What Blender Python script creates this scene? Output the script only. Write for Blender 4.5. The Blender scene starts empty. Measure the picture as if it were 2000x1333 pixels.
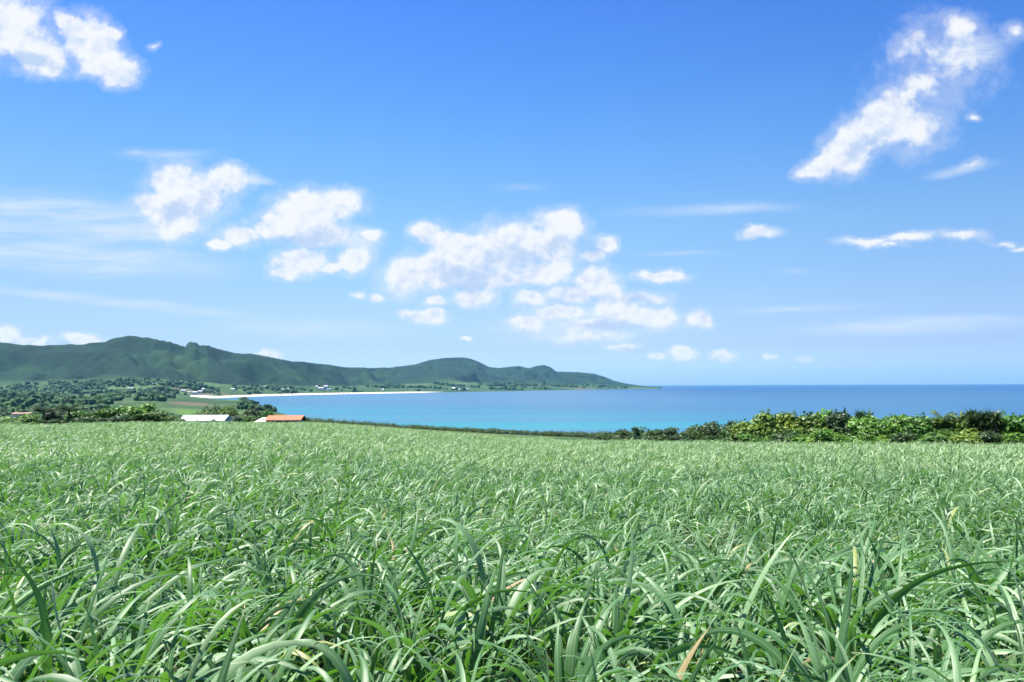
import bpy, math, random
import numpy as np
from mathutils import Matrix, Vector
R = math.radians
rng = np.random.default_rng(7)
random.seed(7)
S = bpy.context.scene
COL = S.collection

# ------------------------------------------------------------------ camera
CAMZ = 40.0                      # metres above the sea
FPX = 1444.0                     # focal length in pixels of the 2000 px wide photograph
PITCH, ROLL = math.atan(85.4 / FPX), R(0.246)
cd = bpy.data.cameras.new("camera"); cam = bpy.data.objects.new("camera", cd); COL.objects.link(cam)
cd.lens = FPX / 2000 * 36; cd.sensor_width = 36; cd.clip_start = 0.05; cd.clip_end = 120000
cd.dof.use_dof = True; cd.dof.focus_distance = 7.0; cd.dof.aperture_fstop = 5.0
CM = Matrix.Rotation(math.pi / 2 + PITCH, 3, 'X') @ Matrix.Rotation(-ROLL, 3, 'Z')
cam.matrix_world = Matrix.Translation((0, 0, CAMZ)) @ CM.to_4x4()
S.camera = cam
CMn = np.array(CM)

def ray(px, py):
    v = CMn @ np.array([(px - 1000) / FPX, -(py - 666.5) / FPX, -1.0])
    return v
def az_te(px, py):
    v = ray(px, py); return math.atan2(v[0], v[1]), v[2] / math.hypot(v[0], v[1])
def az_of(px): return az_te(px, 760)[0]
def eye(px):                     # pixel row of eye level
    return 666.5 + 85.4 - (px - 1000) * math.tan(ROLL)

# ------------------------------------------------------------------ light
SUN_EL, SUN_AZ = 66.0, -84.0     # azimuth from +Y (view direction), negative = left; the sun stands high to the left
sd = bpy.data.lights.new("sun", 'SUN'); so = bpy.data.objects.new("sun", sd); COL.objects.link(so)
sd.energy = 5.0; sd.angle = R(0.53); sd.color = (1.0, 0.95, 0.87)
sdir = Vector((math.sin(R(SUN_AZ)) * math.cos(R(SUN_EL)), math.cos(R(SUN_AZ)) * math.cos(R(SUN_EL)), math.sin(R(SUN_EL))))
so.rotation_euler = sdir.to_track_quat('Z', 'Y').to_euler()
so.location = (0, 0, 300)

S.view_settings.view_transform = 'Standard'; S.view_settings.look = 'None'
EXP = 1.5
S.view_settings.exposure = EXP; S.view_settings.gamma = 1.0

# ------------------------------------------------------------------ node helpers
class NT:
    def __init__(self, tree): self.t = tree
    def new(self, kind, **kw):
        n = self.t.nodes.new(kind)
        for k, v in kw.items(): setattr(n, k, v)
        return n
    def put(self, sock, v):
        if isinstance(v, bpy.types.NodeSocket): self.t.links.new(v, sock)
        else: sock.default_value = v
    def math(self, op, a, b=None, c=None, clamp=False):
        n = self.new('ShaderNodeMath', operation=op); n.use_clamp = clamp
        self.put(n.inputs[0], a)
        if b is not None: self.put(n.inputs[1], b)
        if c is not None: self.put(n.inputs[2], c)
        return n.outputs[0]
    def vmath(self, op, a, b=None, scale=None):
        n = self.new('ShaderNodeVectorMath', operation=op)
        self.put(n.inputs[0], a)
        if b is not None: self.put(n.inputs[1], b)
        if scale is not None: self.put(n.inputs['Scale'], scale)
        return n.outputs[1] if op in ('LENGTH', 'DOT_PRODUCT', 'DISTANCE') else n.outputs[0]
    def comb(self, x, y, z=0.0):
        n = self.new('ShaderNodeCombineXYZ'); self.put(n.inputs[0], x); self.put(n.inputs[1], y); self.put(n.inputs[2], z); return n.outputs[0]
    def sep(self, v):
        n = self.new('ShaderNodeSeparateXYZ'); self.put(n.inputs[0], v); return n.outputs
    def smooth(self, v, a, b, lo=0.0, hi=1.0):
        n = self.new('ShaderNodeMapRange', interpolation_type='SMOOTHSTEP')
        self.put(n.inputs['Value'], v); self.put(n.inputs['From Min'], a); self.put(n.inputs['From Max'], b)
        self.put(n.inputs['To Min'], lo); self.put(n.inputs['To Max'], hi); return n.outputs[0]
    def noise(self, vec, scale, detail=4.0, rough=0.55, dist=0.0, dims='3D'):
        n = self.new('ShaderNodeTexNoise', noise_dimensions=dims)
        self.put(n.inputs['Vector'], vec); self.put(n.inputs['Scale'], scale); n.inputs['Detail'].default_value = detail
        n.inputs['Roughness'].default_value = rough; n.inputs['Distortion'].default_value = dist
        return n
    def mix(self, f, a, b, blend='MIX'):
        n = self.new('ShaderNodeMix', data_type='RGBA', blend_type=blend)
        self.put(n.inputs[0], f)
        for k, v in ((6, a), (7, b)):
            if not isinstance(v, bpy.types.NodeSocket) and len(v) == 3: v = (*v, 1)
            self.put(n.inputs[k], v)
        return n.outputs[2]
    def ramp(self, f, stops, interp='LINEAR'):
        n = self.new('ShaderNodeValToRGB'); cr = n.color_ramp; cr.interpolation = interp
        while len(cr.elements) < len(stops): cr.elements.new(0.5)
        for e, (p, c) in zip(cr.elements, stops): e.position = p; e.color = (*c, 1)
        self.put(n.inputs[0], f); return n.outputs[0]
    def attr(self, name):
        n = self.new('ShaderNodeAttribute', attribute_name=name); return n

# ------------------------------------------------------------------ world: sky and clouds
def srgb(r, g, b):
    f = lambda c: (c / 255 / 12.92) if c <= 10 else ((c / 255 + 0.055) / 1.055) ** 2.4
    return (f(r), f(g), f(b))
W = bpy.data.worlds.new("World"); S.world = W; W.use_nodes = True
W.node_tree.nodes.clear(); w = NT(W.node_tree)
SKY = 0.10
sky = w.new('ShaderNodeTexSky', sky_type='NISHITA'); sky.sun_disc = False
sky.sun_elevation = R(SUN_EL); sky.sun_rotation = R(SUN_AZ)
sky.altitude = 40; sky.air_density = 1.0; sky.dust_density = 0.6; sky.ozone_density = 1.6
D = w.new('ShaderNodeTexCoord').outputs['Generated']
dx, dy, dz = w.sep(D)
ady = w.math('MAXIMUM', w.math('ABSOLUTE', dy), 0.08)
u = w.math('DIVIDE', dx, ady); v = w.math('DIVIDE', dz, ady)
P = w.comb(u, v)
def uv(px, py):
    r_ = ray(px, py); return r_[0] / r_[1], r_[2] / r_[1]
# grading of the clear sky by height above the horizon
skycol = w.mix(1.0, sky.outputs[0], w.ramp(w.math('MAXIMUM', dz, 0.0), [(0.0, (0.362, 0.49, 0.815)), (0.0081, (0.362, 0.49, 0.815)), (0.0496, (0.327, 0.384, 0.558)), (0.1048, (0.358, 0.413, 0.503)), (0.2063, (0.366, 0.482, 0.556)), (0.3027, (0.273, 0.467, 0.632)), (0.3917, (0.209, 0.411, 0.674)), (0.4694, (0.174, 0.365, 0.69)), (1.0, (0.165, 0.347, 0.655))]), 'MULTIPLY')
skycol = w.mix(w.smooth(u, 0.1, 0.75), skycol, (0.84, 0.86, 0.94), 'MULTIPLY')
skycol = w.mix(w.smooth(u, -0.1, -0.8), skycol, (0.86, 0.86, 0.86), 'MULTIPLY')
skycol = w.vmath('SCALE', skycol, scale=2.6 * 2 ** (0.35 - EXP))
n1 = w.noise(P, 9.0, 3.0, 0.5); n2 = w.noise(P, 30.0, 8.0, 0.6)
warp = w.vmath('SCALE', w.vmath('SUBTRACT', n1.outputs['Color'], (0.5, 0.5, 0.5)), scale=0.026)
warp2 = w.vmath('SCALE', w.vmath('SUBTRACT', n2.outputs['Color'], (0.5, 0.5, 0.5)), scale=0.022)
PW = w.vmath('MULTIPLY', w.vmath('ADD', P, w.vmath('ADD', warp, warp2)), (1, 1, 0))
GATE = [None]
def field(blobs, vec, power=1.0):
    acc = None; gate = GATE[0]
    for i, b in enumerate(blobs):
        if i % 20 == 0:          # lets the renderer free its stack: each run of blobs starts after the last
            g = acc if acc is not None else gate
            if g is not None: vec = w.vmath('ADD', vec, w.comb(w.math('MULTIPLY', g, 1e-9), 0.0))
        px, py, rx, ry = b[:4]; rot = b[4] if len(b) > 4 else 0; wt = b[5] if len(b) > 5 else 1.0
        m = w.new('ShaderNodeMapping', vector_type='TEXTURE')
        c = uv(px, py)
        m.inputs['Location'].default_value = (c[0], c[1], 0)
        m.inputs['Rotation'].default_value = (0, 0, R(-rot))
        m.inputs['Scale'].default_value = (rx / FPX, ry / FPX, 1)
        w.t.links.new(vec, m.inputs['Vector'])
        l = w.vmath('LENGTH', m.outputs[0])
        f = w.math('MULTIPLY_ADD', l, -wt, wt)
        acc = f if acc is None else w.math('SMOOTH_MAX', acc, f, 0.12)
    GATE[0] = acc
    return acc
CUMULUS = [
 (15,55,95,85),(70,105,74,50),(0,15,70,45),(100,128,38,26),
 (165,75,62,56),(140,45,42,22,30),(198,108,56,44),(238,138,48,34),(215,70,28,26),(300,88,12,8,0,.4),
 (330,352,56,42),(372,388,88,56),(298,395,54,26),(345,430,64,38),(445,348,52,30),(330,460,45,25,0,.6),
 (600,412,88,54),(660,398,58,38),(598,388,34,30),(528,440,60,34),(470,458,58,24),(425,476,38,14),(630,460,80,32),
 (590,512,68,32),(560,537,38,16),(695,512,42,30,-30),(650,528,34,14),(727,458,30,13),
 (835,456,42,28),(885,472,60,24),(795,540,58,40),(858,530,95,48),(930,500,105,52),(1005,478,105,50),(1085,440,60,42),
 (1103,425,38,24),(1065,480,75,45),(1055,532,66,34),(1090,520,34,26),(960,545,95,30),(925,584,48,24),(850,592,26,14),
 (1182,478,28,20),(1155,500,30,17),
 (1160,548,52,32),(1120,576,66,24),(1182,575,38,24),(1040,586,44,20),(1030,630,46,17),(1100,612,66,20),(1205,608,56,28),
 (1262,620,70,24),(1296,615,32,19),(1160,637,95,17,0,.8),(1262,585,50,15,0,.8),(1366,622,28,20),(1292,539,60,16),(1150,655,85,13,0,.6),
 (1217,678,42,9),(1332,687,28,16),(1283,697,18,8),(1412,689,30,13),(1505,694,18,8),(1572,699,22,7),(843,621,46,15),(800,612,24,9,0,.7),
 (913,664,10,6),(700,577,14,8,0,.7),(737,580,16,9,0,.7),(525,687,30,12),(15,655,38,20),(65,663,44,12),(158,662,48,13),
 (1483,458,46,13),(1700,467,58,9,-3,.6),(1765,460,60,11,-3,.7),(1735,473,34,6,0,.5),(1883,458,48,14,0,.8),(1960,474,30,7,4,.6),(1990,483,26,7,0,.6),
 (1662,288,80,50,-32),(1722,240,98,62,-32),(1598,326,58,24,-28),(1785,255,62,56,0,.62),(1770,190,52,24,-30,.7),
 (1845,122,84,74,-20,.46),(1880,62,50,38,0,.50),(1785,95,42,56,0,.5),(1795,170,62,38,0,.55),(1900,230,14,8,0,.5),(1895,320,26,9,-20,.5),(1985,65,22,20,0,.45)]
CIRRUS = [(110,430,400,75,3,1.2),(150,505,400,50,4,1.2),(230,590,380,16,6),(30,400,200,28,8),(330,302,150,22,2,.6),(265,298,50,14,0,.6),
 (1380,410,250,18,-1,.8),(1010,368,90,14,-3,.4),(1560,605,240,12,-2,.6),(1800,636,330,28,-2),(1900,100,110,46,-10),(620,640,260,26,2),
 (1500,455,60,16,0),(1330,495,120,10,0,.5),(500,350,60,14,8),(1880,330,100,16,-12),(1120,640,260,50,0),(1550,532,60,12,0,.4),(700,470,70,40,0)]
F = field(CUMULUS, PW)
# puffs: octaves of billows make rounded tops and ragged rims; clouds low over the horizon are farther off and finer
low = w.smooth(v, 0.30, 0.12)
big = w.noise(P, 15.0, 10.0, 0.60, 0.2).outputs['Fac']
fin = w.noise(P, 44.0, 8.0, 0.60, 0.1).outputs['Fac']
nb = w.math('ADD', w.math('MULTIPLY', w.math('SUBTRACT', big, 0.5), w.math('MULTIPLY_ADD', low, -0.6, 2.0)), w.math('MULTIPLY', w.math('SUBTRACT', fin, 0.5), 1.1))
Fd = w.math('ADD', w.math('MULTIPLY', F, 1.9), w.math('ADD', nb, 0.06))
# rims facing the light are crisp, the undersides melt away
core = w.smooth(Fd, -0.06, 0.98)
veil = w.math('MULTIPLY', w.smooth(Fd, -0.62, 0.40), 0.30)
dens = w.math('MAXIMUM', core, veil)
# light comes from above left: the puff noise sampled a little towards the sun gives the light and shade of each billow
fin2 = w.noise(w.vmath('ADD', P, (-0.004, 0.008, 0)), 44.0, 8.0, 0.60, 0.1).outputs['Fac']
big2 = w.noise(w.vmath('ADD', P, (-0.008, 0.018, 0)), 15.0, 10.0, 0.60, 0.2).outputs['Fac']
dl = w.math('ADD', w.math('MULTIPLY', w.math('SUBTRACT', fin, fin2), 0.45), w.math('MULTIPLY', w.math('SUBTRACT', big, big2), 1.1))
SHADE = [(905,535,70,26),(1110,485,60,22),(1000,500,60,26),(600,470,70,18),(1200,590,60,9),(345,415,50,20),(1180,640,90,10),(60,120,60,20),(1700,285,60,20,-32),(940,560,90,14)]
G = w.smooth(field(SHADE, PW), -0.5, 1.0)
lit = w.math('ADD', w.math('MULTIPLY', dl, 1.3), w.math('MULTIPLY', G, -0.30))
lit = w.math('ADD', lit, w.math('MULTIPLY', w.smooth(Fd, 0.5, 2.2), -0.05))
lit = w.smooth(lit, -0.40, 0.12)
CE = 2 ** -EXP / SKY
cc = w.mix(lit, tuple(c * CE for c in srgb(196, 216, 246)), tuple(c * CE for c in (0.955, 0.97, 1.0)))
Wf = w.smooth(field(CIRRUS, w.vmath('ADD', P, w.vmath('SCALE', warp, scale=0.5))), 0.0, 0.9)
st = w.noise(w.vmath('MULTIPLY', w.vmath('ADD', P, w.vmath('SCALE', warp, scale=0.6)), (1.0, 9.0, 1)), 7.0, 7.0, 0.62).outputs['Fac']
wisp = w.math('MULTIPLY', Wf, w.smooth(st, 0.32, 0.72, 0.26, 0.92))
c1 = w.mix(wisp, skycol, tuple(c * CE for c in srgb(222, 236, 253)))
c2 = w.mix(w.math('MULTIPLY', dens, 0.97), c1, cc)
# far side of the sky keeps only its clear colour
front = w.smooth(dy, 0.02, 0.2)
bgc = w.mix(front, skycol, c2)
bg = w.new('ShaderNodeBackground'); w.put(bg.inputs[0], bgc); bg.inputs[1].default_value = SKY
wo = w.new('ShaderNodeOutputWorld'); w.put(wo.inputs[0], bg.outputs[0])
W.cycles.sampling_method = 'MANUAL'; W.cycles.sample_map_resolution = 256

S.cycles.max_bounces = 8; S.cycles.diffuse_bounces = 3; S.cycles.glossy_bounces = 2
S.cycles.transmission_bounces = 4; S.cycles.volume_bounces = 0; S.cycles.transparent_max_bounces = 8

# ------------------------------------------------------------------ helpers for objects
def tag(o, label=None, cat=None, group=None, kind=None):
    if label: o['label'] = label
    if cat: o['category'] = cat
    if group: o['group'] = group
    if kind: o['kind'] = kind
    return o
def link(name, me, mat=None, parent=None, loc=None):
    o = bpy.data.objects.new(name, me); COL.objects.link(o)
    if mat is not None and me is not None: me.materials.append(mat)
    if parent is not None: o.parent = parent
    if loc is not None: o.location = loc
    return o
def np_mesh(name, V, Fq, attrs=None, smooth=True):
    """V (n,3); Fq list of int arrays (m,k) of faces"""
    me = bpy.data.meshes.new(name)
    me.vertices.add(len(V)); me.vertices.foreach_set('co', np.ascontiguousarray(V, np.float32).ravel())
    if not isinstance(Fq, list): Fq = [Fq]
    loops = np.concatenate([f.ravel() for f in Fq]).astype(np.int32)
    sizes = np.concatenate([np.full(len(f), f.shape[1]) for f in Fq])
    starts = np.concatenate([[0], np.cumsum(sizes)[:-1]]).astype(np.int32)
    me.loops.add(len(loops)); me.loops.foreach_set('vertex_index', loops)
    me.polygons.add(len(sizes)); me.polygons.foreach_set('loop_start', starts)
    me.polygons.foreach_set('use_smooth', np.full(len(sizes), smooth))
    for k, a in (attrs or {}).items():
        if a.ndim == 1:
            t = me.attributes.new(k, 'FLOAT', 'POINT'); t.data.foreach_set('value', a.astype(np.float32))
        else:
            t = me.attributes.new(k, 'FLOAT_COLOR', 'POINT'); t.data.foreach_set('color', np.concatenate([a, np.ones((len(a), 1))], 1).astype(np.float32).ravel())
    me.update(calc_edges=True); me.validate()
    return me

# value noise
_perm = rng.integers(0, 2 ** 31, 4096)
def vnoise(x, y, seed=0):
    xi = np.floor(x).astype(np.int64); yi = np.floor(y).astype(np.int64); fx = x - xi; fy = y - yi
    fx = fx * fx * fx * (fx * (fx * 6 - 15) + 10); fy = fy * fy * fy * (fy * (fy * 6 - 15) + 10)
    def h(a, b): return (_perm[(a * 73 + _perm[(b * 31 + seed * 17) & 4095]) & 4095] % 65536) / 65535.0
    return (h(xi, yi) * (1 - fx) + h(xi + 1, yi) * fx) * (1 - fy) + (h(xi, yi + 1) * (1 - fx) + h(xi + 1, yi + 1) * fx) * fy
def fbm(x, y, oct=4, seed=0, gain=0.5):
    s = 0; a = 1; t = 0
    for i in range(oct):
        s = s + a * vnoise(x * 2 ** i + 13.7 * i, y * 2 ** i + 7.1 * i, seed + i); t += a; a *= gain
    return s / t
def sstep(a, b, x):
    t = np.clip((x - a) / (b - a), 0, 1); return t * t * (3 - 2 * t)

# ------------------------------------------------------------------ terrain heights
def curve(pts, val):             # table over pixel columns -> function of azimuth
    a = np.array([az_of(p[0]) for p in pts]); b = np.array([val(p) for p in pts], float)
    return lambda az: np.interp(az, a, b)
RIDGE = [(-300,640),(-150,655),(-60,668),(0,668),(30,672),(60,674),(100,674),(125,672),(150,673),(180,669),(205,666),(220,660),(240,656),(265,656),(290,660),(312,664),
 (330,667),(345,672),(361,677.5),(363,670.5),(369,667.5),(380,668),(388,674),(404,674),(420,680),(445,687),(460,691),(480,692),(500,693),(520,696),
 (545,701),(570,706),(590,706),(610,709),(640,712),(672,717),(720,719),(760,719),(785,715),(810,712),(840,703),(870,699),(905,698),
 (920,701),(935,707),(955,717),(975,719),(1000,716),(1015,715),(1033,720),(1048,715),(1063,713),(1075,717),(1087,726),(1120,727),(1160,730),
 (1180,736),(1200,744),(1220,749),(1245,753),(1265,755),(1290,757),(1310,758.3),(1335,760)]
f_ridge_te = curve(RIDGE, lambda p: az_te(p[0], p[1])[1])
f_ridge_r = curve([(-300,3600),(0,4200),(300,4000),(400,4200),(600,4700),(700,5600),(780,6600),(900,7400),(1100,8300),(1250,9000),(1340,9600)], lambda p: p[1])
def r_at(px, py, z=0.0): return (CAMZ - z) / -az_te(px, py)[1]
FSH = [(375,778.3),(400,778),(430,777.6),(460,776),(520,774),(600,771.5),(700,769.5),(850,767),(1000,764.5),(1100,762.5),(1200,761),(1300,759.8),(1335,759.6)]
f_fs = curve([(-300, 779), (0, 779), (300,779)] + FSH, lambda p: r_at(p[0], p[1]))
NSH = [(-300,779),(300,779),(375,778.4),(405,779.5),(440,783),(470,784.5),(482,788),(490,793),(520,801),(560,812),(600,820),(700,832),(850,842),(1000,850),(1200,858),(1500,862),(2000,862),(2400,862)]
f_nc = curve(NSH, lambda p: r_at(p[0], p[1]))
f_edge = curve([(-300,125),(0,125),(600,120),(800,125),(1000,120),(1200,100),(1500,85),(2000,75),(2400,72)], lambda p: p[1])
EDGE_ROW = [(-300,832),(0,830),(350,826),(600,827),(700,833),(800,841),(900,848.5),(1000,856),(1150,861),(1300,864),(1500,866),(1700,868),(2000,869),(2400,870)]
f_slope = curve(EDGE_ROW, lambda p: -az_te(p[0], p[1])[1] - (1.72 - 0.80) / float(f_edge(az_of(p[0]))))
# after the field edge: control heights (above the sea) at 220 m and 330 m, 600 m
f_z220 = curve([(-300,28.5),(0,28.5),(300,29),(600,29.8),(700,28.7),(800,27.3),(1000,25.2),(1200,24),(2000,19)], lambda p: p[1])
f_z330 = curve([(-300,21),(300,20.5),(600,19.5),(800,18.5),(1000,18.0),(1200,12),(2000,8)], lambda p: p[1])
f_z600 = curve([(-300,13),(300,10),(430,6),(600,5),(800,1),(1000,-2),(1200,-4),(2000,-5)], lambda p: p[1])
f_left = curve([(300,1.0),(375,0.25),(430,0.0),(2400,0.0)], lambda p: p[1])   # 1 = dry plain on the left
f_far = curve([(-300,1.0),(1288,1.0),(1318,0.0),(2400,0.0)], lambda p: p[1])
AZL = az_of(375)
def height(az, r):
    """az (n,), r (n,) arrays -> height above the sea"""
    az = np.asarray(az, float); r = np.asarray(r, float)
    azc = np.clip(az, az_of(-300), az_of(2400))
    e = f_edge(azc); s = f_slope(azc); left = f_left(azc); far = f_far(azc)
    g0 = CAMZ - 1.72
    ze = g0 - s * e; dip = 0.72 * sstep(1.4, 14, r) * (1 - sstep(0.2 * e, 0.8 * e, r))
    N = f_nc(azc); Fh = np.maximum(f_fs(azc), N + 1); Rr = f_ridge_r(azc); Rz = CAMZ + f_ridge_te(azc) * Rr
    zN = 1.2 + 15 * left; zF = 0.8 + 15.4 * left
    foot = Fh + (Rr - Fh) * 0.36; zfoot = np.minimum(zF + 14 + 45 * np.clip((Rz - 40) / 250, 0, 1), Rz * 0.5 + 2)
    nodes = [(0 * e, g0 + 0 * e), (e, ze), (e * 0 + 220, f_z220(azc)), (e * 0 + 330, f_z330(azc)), (e * 0 + 600, f_z600(azc)),
             (np.maximum(N * 0.93, 605), 4 * (1 - left) * sstep(1100, 1700, N) + zN * 1.0), (np.maximum(N, 620), zN), (Fh, zF), (Fh + 25 + 55 * (1 - left), zF + 3.6 * (1 - left) + left), (foot, zfoot), (Rr, Rz), (Rr * 1.25, Rz * 0.3)]
    z = nodes[0][1].copy()
    for (ra, za), (rb, zb) in zip(nodes[:-1], nodes[1:]):
        t = np.clip((r - ra) / np.maximum(rb - ra, 1e-3), 0, 1)
        if zb is nodes[10][1]:  # hill side: concave foot, rounded top
            t = np.where(t < 0.5, 2 * t * t, 1 - 2 * (1 - t) ** 2) * 0.55 + t * 0.45
        z = np.where(r >= ra, za + (zb - za) * t, z)
    x = r * np.sin(az); y = r * np.cos(az)
    # relief of the hill sides: spurs and ravines running down from the ridge
    th = np.clip((r - foot) / (Rr - foot), 0, 1.25); bell = np.clip(4 * th * (1.0 - th), 0, 1) ** 0.8
    wob = fbm(x / 900, y / 900, 3, 5) * 2.2
    q = az * 5200 / 430 + wob
    rid = np.abs(2 * fbm(q, r / 2600, 3, 21, 0.45) - 1)
    rid2 = np.abs(2 * fbm(x / 260, y / 330, 4, 9) - 1)
    z = z - far * bell * (Rz - zfoot) * np.clip(0.95 * (0.50 - rid * 1.6) + 0.45 * (0.5 - rid2 * 1.5), -0.05, 0.55)
    z = z + far * np.clip(th * 4, 0, 1) * np.clip((1 - th) * 30, 0.15, 1) * (fbm(x / 70, y / 70, 3, 33) - 0.5) * 14 * np.clip(th, 0, 1)
    # rolling plain
    m = sstep(500, 900, r) * (1 - sstep(0.0, 0.3, th)) * np.clip(np.maximum(left, sstep(150, 600, r - Fh) + sstep(60, 300, N - r) * 0.5), 0, 1)
    z = z + m * (fbm(x / 420, y / 300, 3, 41) - 0.5) * 14
    # water between the two shores
    gap = np.minimum(r - N, Fh - r)
    gap = np.where(far < 1, r - N, gap)
    wat = (az > AZL) & (r > 600)
    z = np.where(wat & (gap > 0), np.minimum(z, -0.15 - 6 * np.clip(gap / 150, 0, 1)), z)
    z = np.where((far < 1) & (r > N) & (az > AZL), np.minimum(z, -6 + 0 * z) , z)
    # far headland tip keeps its low land
    tip = (far > 0) & (far < 1) & (r > Fh)
    z = np.where(tip, -6 + far * 7.5, z)
    # field undulation
    z = z - dip
    z = z + (1 - sstep(90, 200, r)) * (fbm(x / 9, y / 9, 2, 61) - 0.5) * 0.22 * sstep(2, 8, r)
    return z
def ground_z(x, y): return float(height(np.array([math.atan2(x, y)]), np.array([math.hypot(x, y)]))[0])
def at(px, r, dz=0.0):
    a = az_of(px); x = r * math.sin(a); y = r * math.cos(a)
    return Vector((x, y, ground_z(x, y) + dz))
def z_pix(px, py, r): return CAMZ + az_te(px, py)[1] * r

azs = np.concatenate([np.linspace(-math.pi, -0.82, 50)[:-1], np.linspace(-0.82, 0.82, 1050), np.linspace(0.82, math.pi, 50)[1:]])
rs = np.concatenate([np.geomspace(0.4, 150, 110)[:-1], np.linspace(150, 1000, 110)[:-1], np.linspace(1000, 3000, 130)[:-1], np.linspace(3000, 10500, 290)])
AZ, RR = np.meshgrid(azs, rs, indexing='ij')
ZZ = height(AZ.ravel(), RR.ravel()).reshape(AZ.shape)
Vt = np.stack([RR * np.sin(AZ), RR * np.cos(AZ), ZZ], -1).reshape(-1, 3)
na, nr = AZ.shape
I = np.arange(na * nr).reshape(na, nr)
Ft = np.stack([I[:-1, :-1], I[1:, :-1], I[1:, 1:], I[:-1, 1:]], -1).reshape(-1, 4)[:, ::-1]
# cover map: 0 soil under the cane, sand, other ground
xs, ys = Vt[:, 0], Vt[:, 1]; azf = AZ.ravel(); rf = RR.ravel(); zf = Vt[:, 2]
Fs = f_fs(azf)
sand = ((rf > Fs - 30) & (rf < Fs + 85) & (azf > az_of(372)) & (azf < az_of(870))).astype(float) * (1 - sstep(az_of(800), az_of(880), azf))
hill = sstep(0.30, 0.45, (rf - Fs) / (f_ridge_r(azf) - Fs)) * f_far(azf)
crop = 1 - sstep(0, 8, rf - f_edge(azf))
crop2 = ((rf > f_edge(azf)) & (rf < 265) & (azf > az_of(590)) & (azf < az_of(1080))).astype(float)
red = np.exp(-((azf - az_of(372)) / 0.022) ** 4 - ((rf - 1480) / 130) ** 4)
grn = np.exp(-((azf - az_of(368)) / 0.012) ** 4 - ((rf - 1000) / 120) ** 4)
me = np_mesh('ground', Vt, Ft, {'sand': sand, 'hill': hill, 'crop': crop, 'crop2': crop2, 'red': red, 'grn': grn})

def new_mat(name):
    m = bpy.data.materials.new(name); m.use_nodes = True; m.node_tree.nodes.clear()
    t = NT(m.node_tree); out = t.new('ShaderNodeOutputMaterial'); return m, t, out
def principled(t, out, **kw):
    p = t.new('ShaderNodeBsdfPrincipled')
    for k, v_ in kw.items():
        nm = k.replace('_', ' ')
        if not isinstance(v_, bpy.types.NodeSocket) and isinstance(v_, tuple) and len(v_) == 3: v_ = (*v_, 1)
        t.put(p.inputs[nm], v_)
    if out: t.put(out.inputs[0], p.outputs[0])
    return p

m_ground, t, out = new_mat('ground_cover')
pos = t.new('ShaderNodeNewGeometry').outputs['Position']
vor = t.new('ShaderNodeTexVoronoi', feature='F1'); vor.inputs['Scale'].default_value = 1.0; vor.inputs['Randomness'].default_value = 0.8
dis = t.vmath('SCALE', t.noise(pos, 0.006, 2).outputs['Color'], scale=0.5)
t.put(vor.inputs['Vector'], t.vmath('ADD', t.vmath('MULTIPLY', pos, (0.0042, 0.0065, 0.0)), dis))
cell = t.sep(vor.outputs['Color'])[0]
fieldc = t.ramp(cell, [(0.0, (0.028, 0.068, 0.020)), (0.25, (0.042, 0.086, 0.026)), (0.45, (0.020, 0.052, 0.016)), (0.6, (0.066, 0.112, 0.036)), (0.8, (0.040, 0.080, 0.026)), (0.93, (0.090, 0.088, 0.050))], 'CONSTANT')
rough_n = t.noise(pos, 0.05, 6, 0.65).outputs['Fac']
fieldc = t.mix(t.smooth(rough_n, 0.40, 0.66), fieldc, (0.014, 0.030, 0.012))
hn = t.noise(pos, 0.004, 8, 0.62).outputs['Fac']
hn2 = t.noise(pos, 0.03, 5, 0.6).outputs['Fac']
hillc = t.ramp(hn, [(0.30, (0.002, 0.009, 0.006)), (0.46, (0.004, 0.017, 0.008)), (0.56, (0.008, 0.031, 0.010)), (0.68, (0.022, 0.046, 0.014))])  # very dark forest tones: cloud shadow over the hills is put into this colour
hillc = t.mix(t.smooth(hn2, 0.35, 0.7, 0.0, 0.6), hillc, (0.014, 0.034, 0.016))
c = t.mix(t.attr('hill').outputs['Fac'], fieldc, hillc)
c = t.mix(t.attr('crop2').outputs['Fac'], c, t.mix(t.smooth(t.noise(pos, 0.6, 4).outputs['Fac'], 0.35, 0.65), (0.07, 0.105, 0.03), (0.04, 0.07, 0.02)))
c = t.mix(t.attr('red').outputs['Fac'], c, (0.085, 0.068, 0.044))
c = t.mix(t.attr('grn').outputs['Fac'], c, (0.06, 0.12, 0.02))
c = t.mix(t.attr('crop').outputs['Fac'], c, t.mix(t.noise(pos, 8, 5).outputs['Fac'], (0.016, 0.022, 0.009), (0.040, 0.036, 0.020)))
c = t.mix(t.attr('sand').outputs['Fac'], c, (0.55, 0.50, 0.42))
p = principled(t, out, Base_Color=c, Roughness=0.95)
p.inputs['Specular IOR Level'].default_value = 0.15
bmp = t.new('ShaderNodeBump'); bmp.inputs['Strength'].default_value = 1.0; bmp.inputs['Distance'].default_value = 9.0
t.put(bmp.inputs['Height'], t.math('MULTIPLY', t.noise(pos, 0.06, 6, 0.7).outputs['Fac'], t.math('MAXIMUM', t.attr('hill').outputs['Fac'], 0.15)))
t.put(p.inputs['Normal'], bmp.outputs[0])
ground = link('ground', me, m_ground); tag(ground, 'green land sloping from the cane field to a plain and a ridge of hills round the bay', 'ground', kind='structure')

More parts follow.
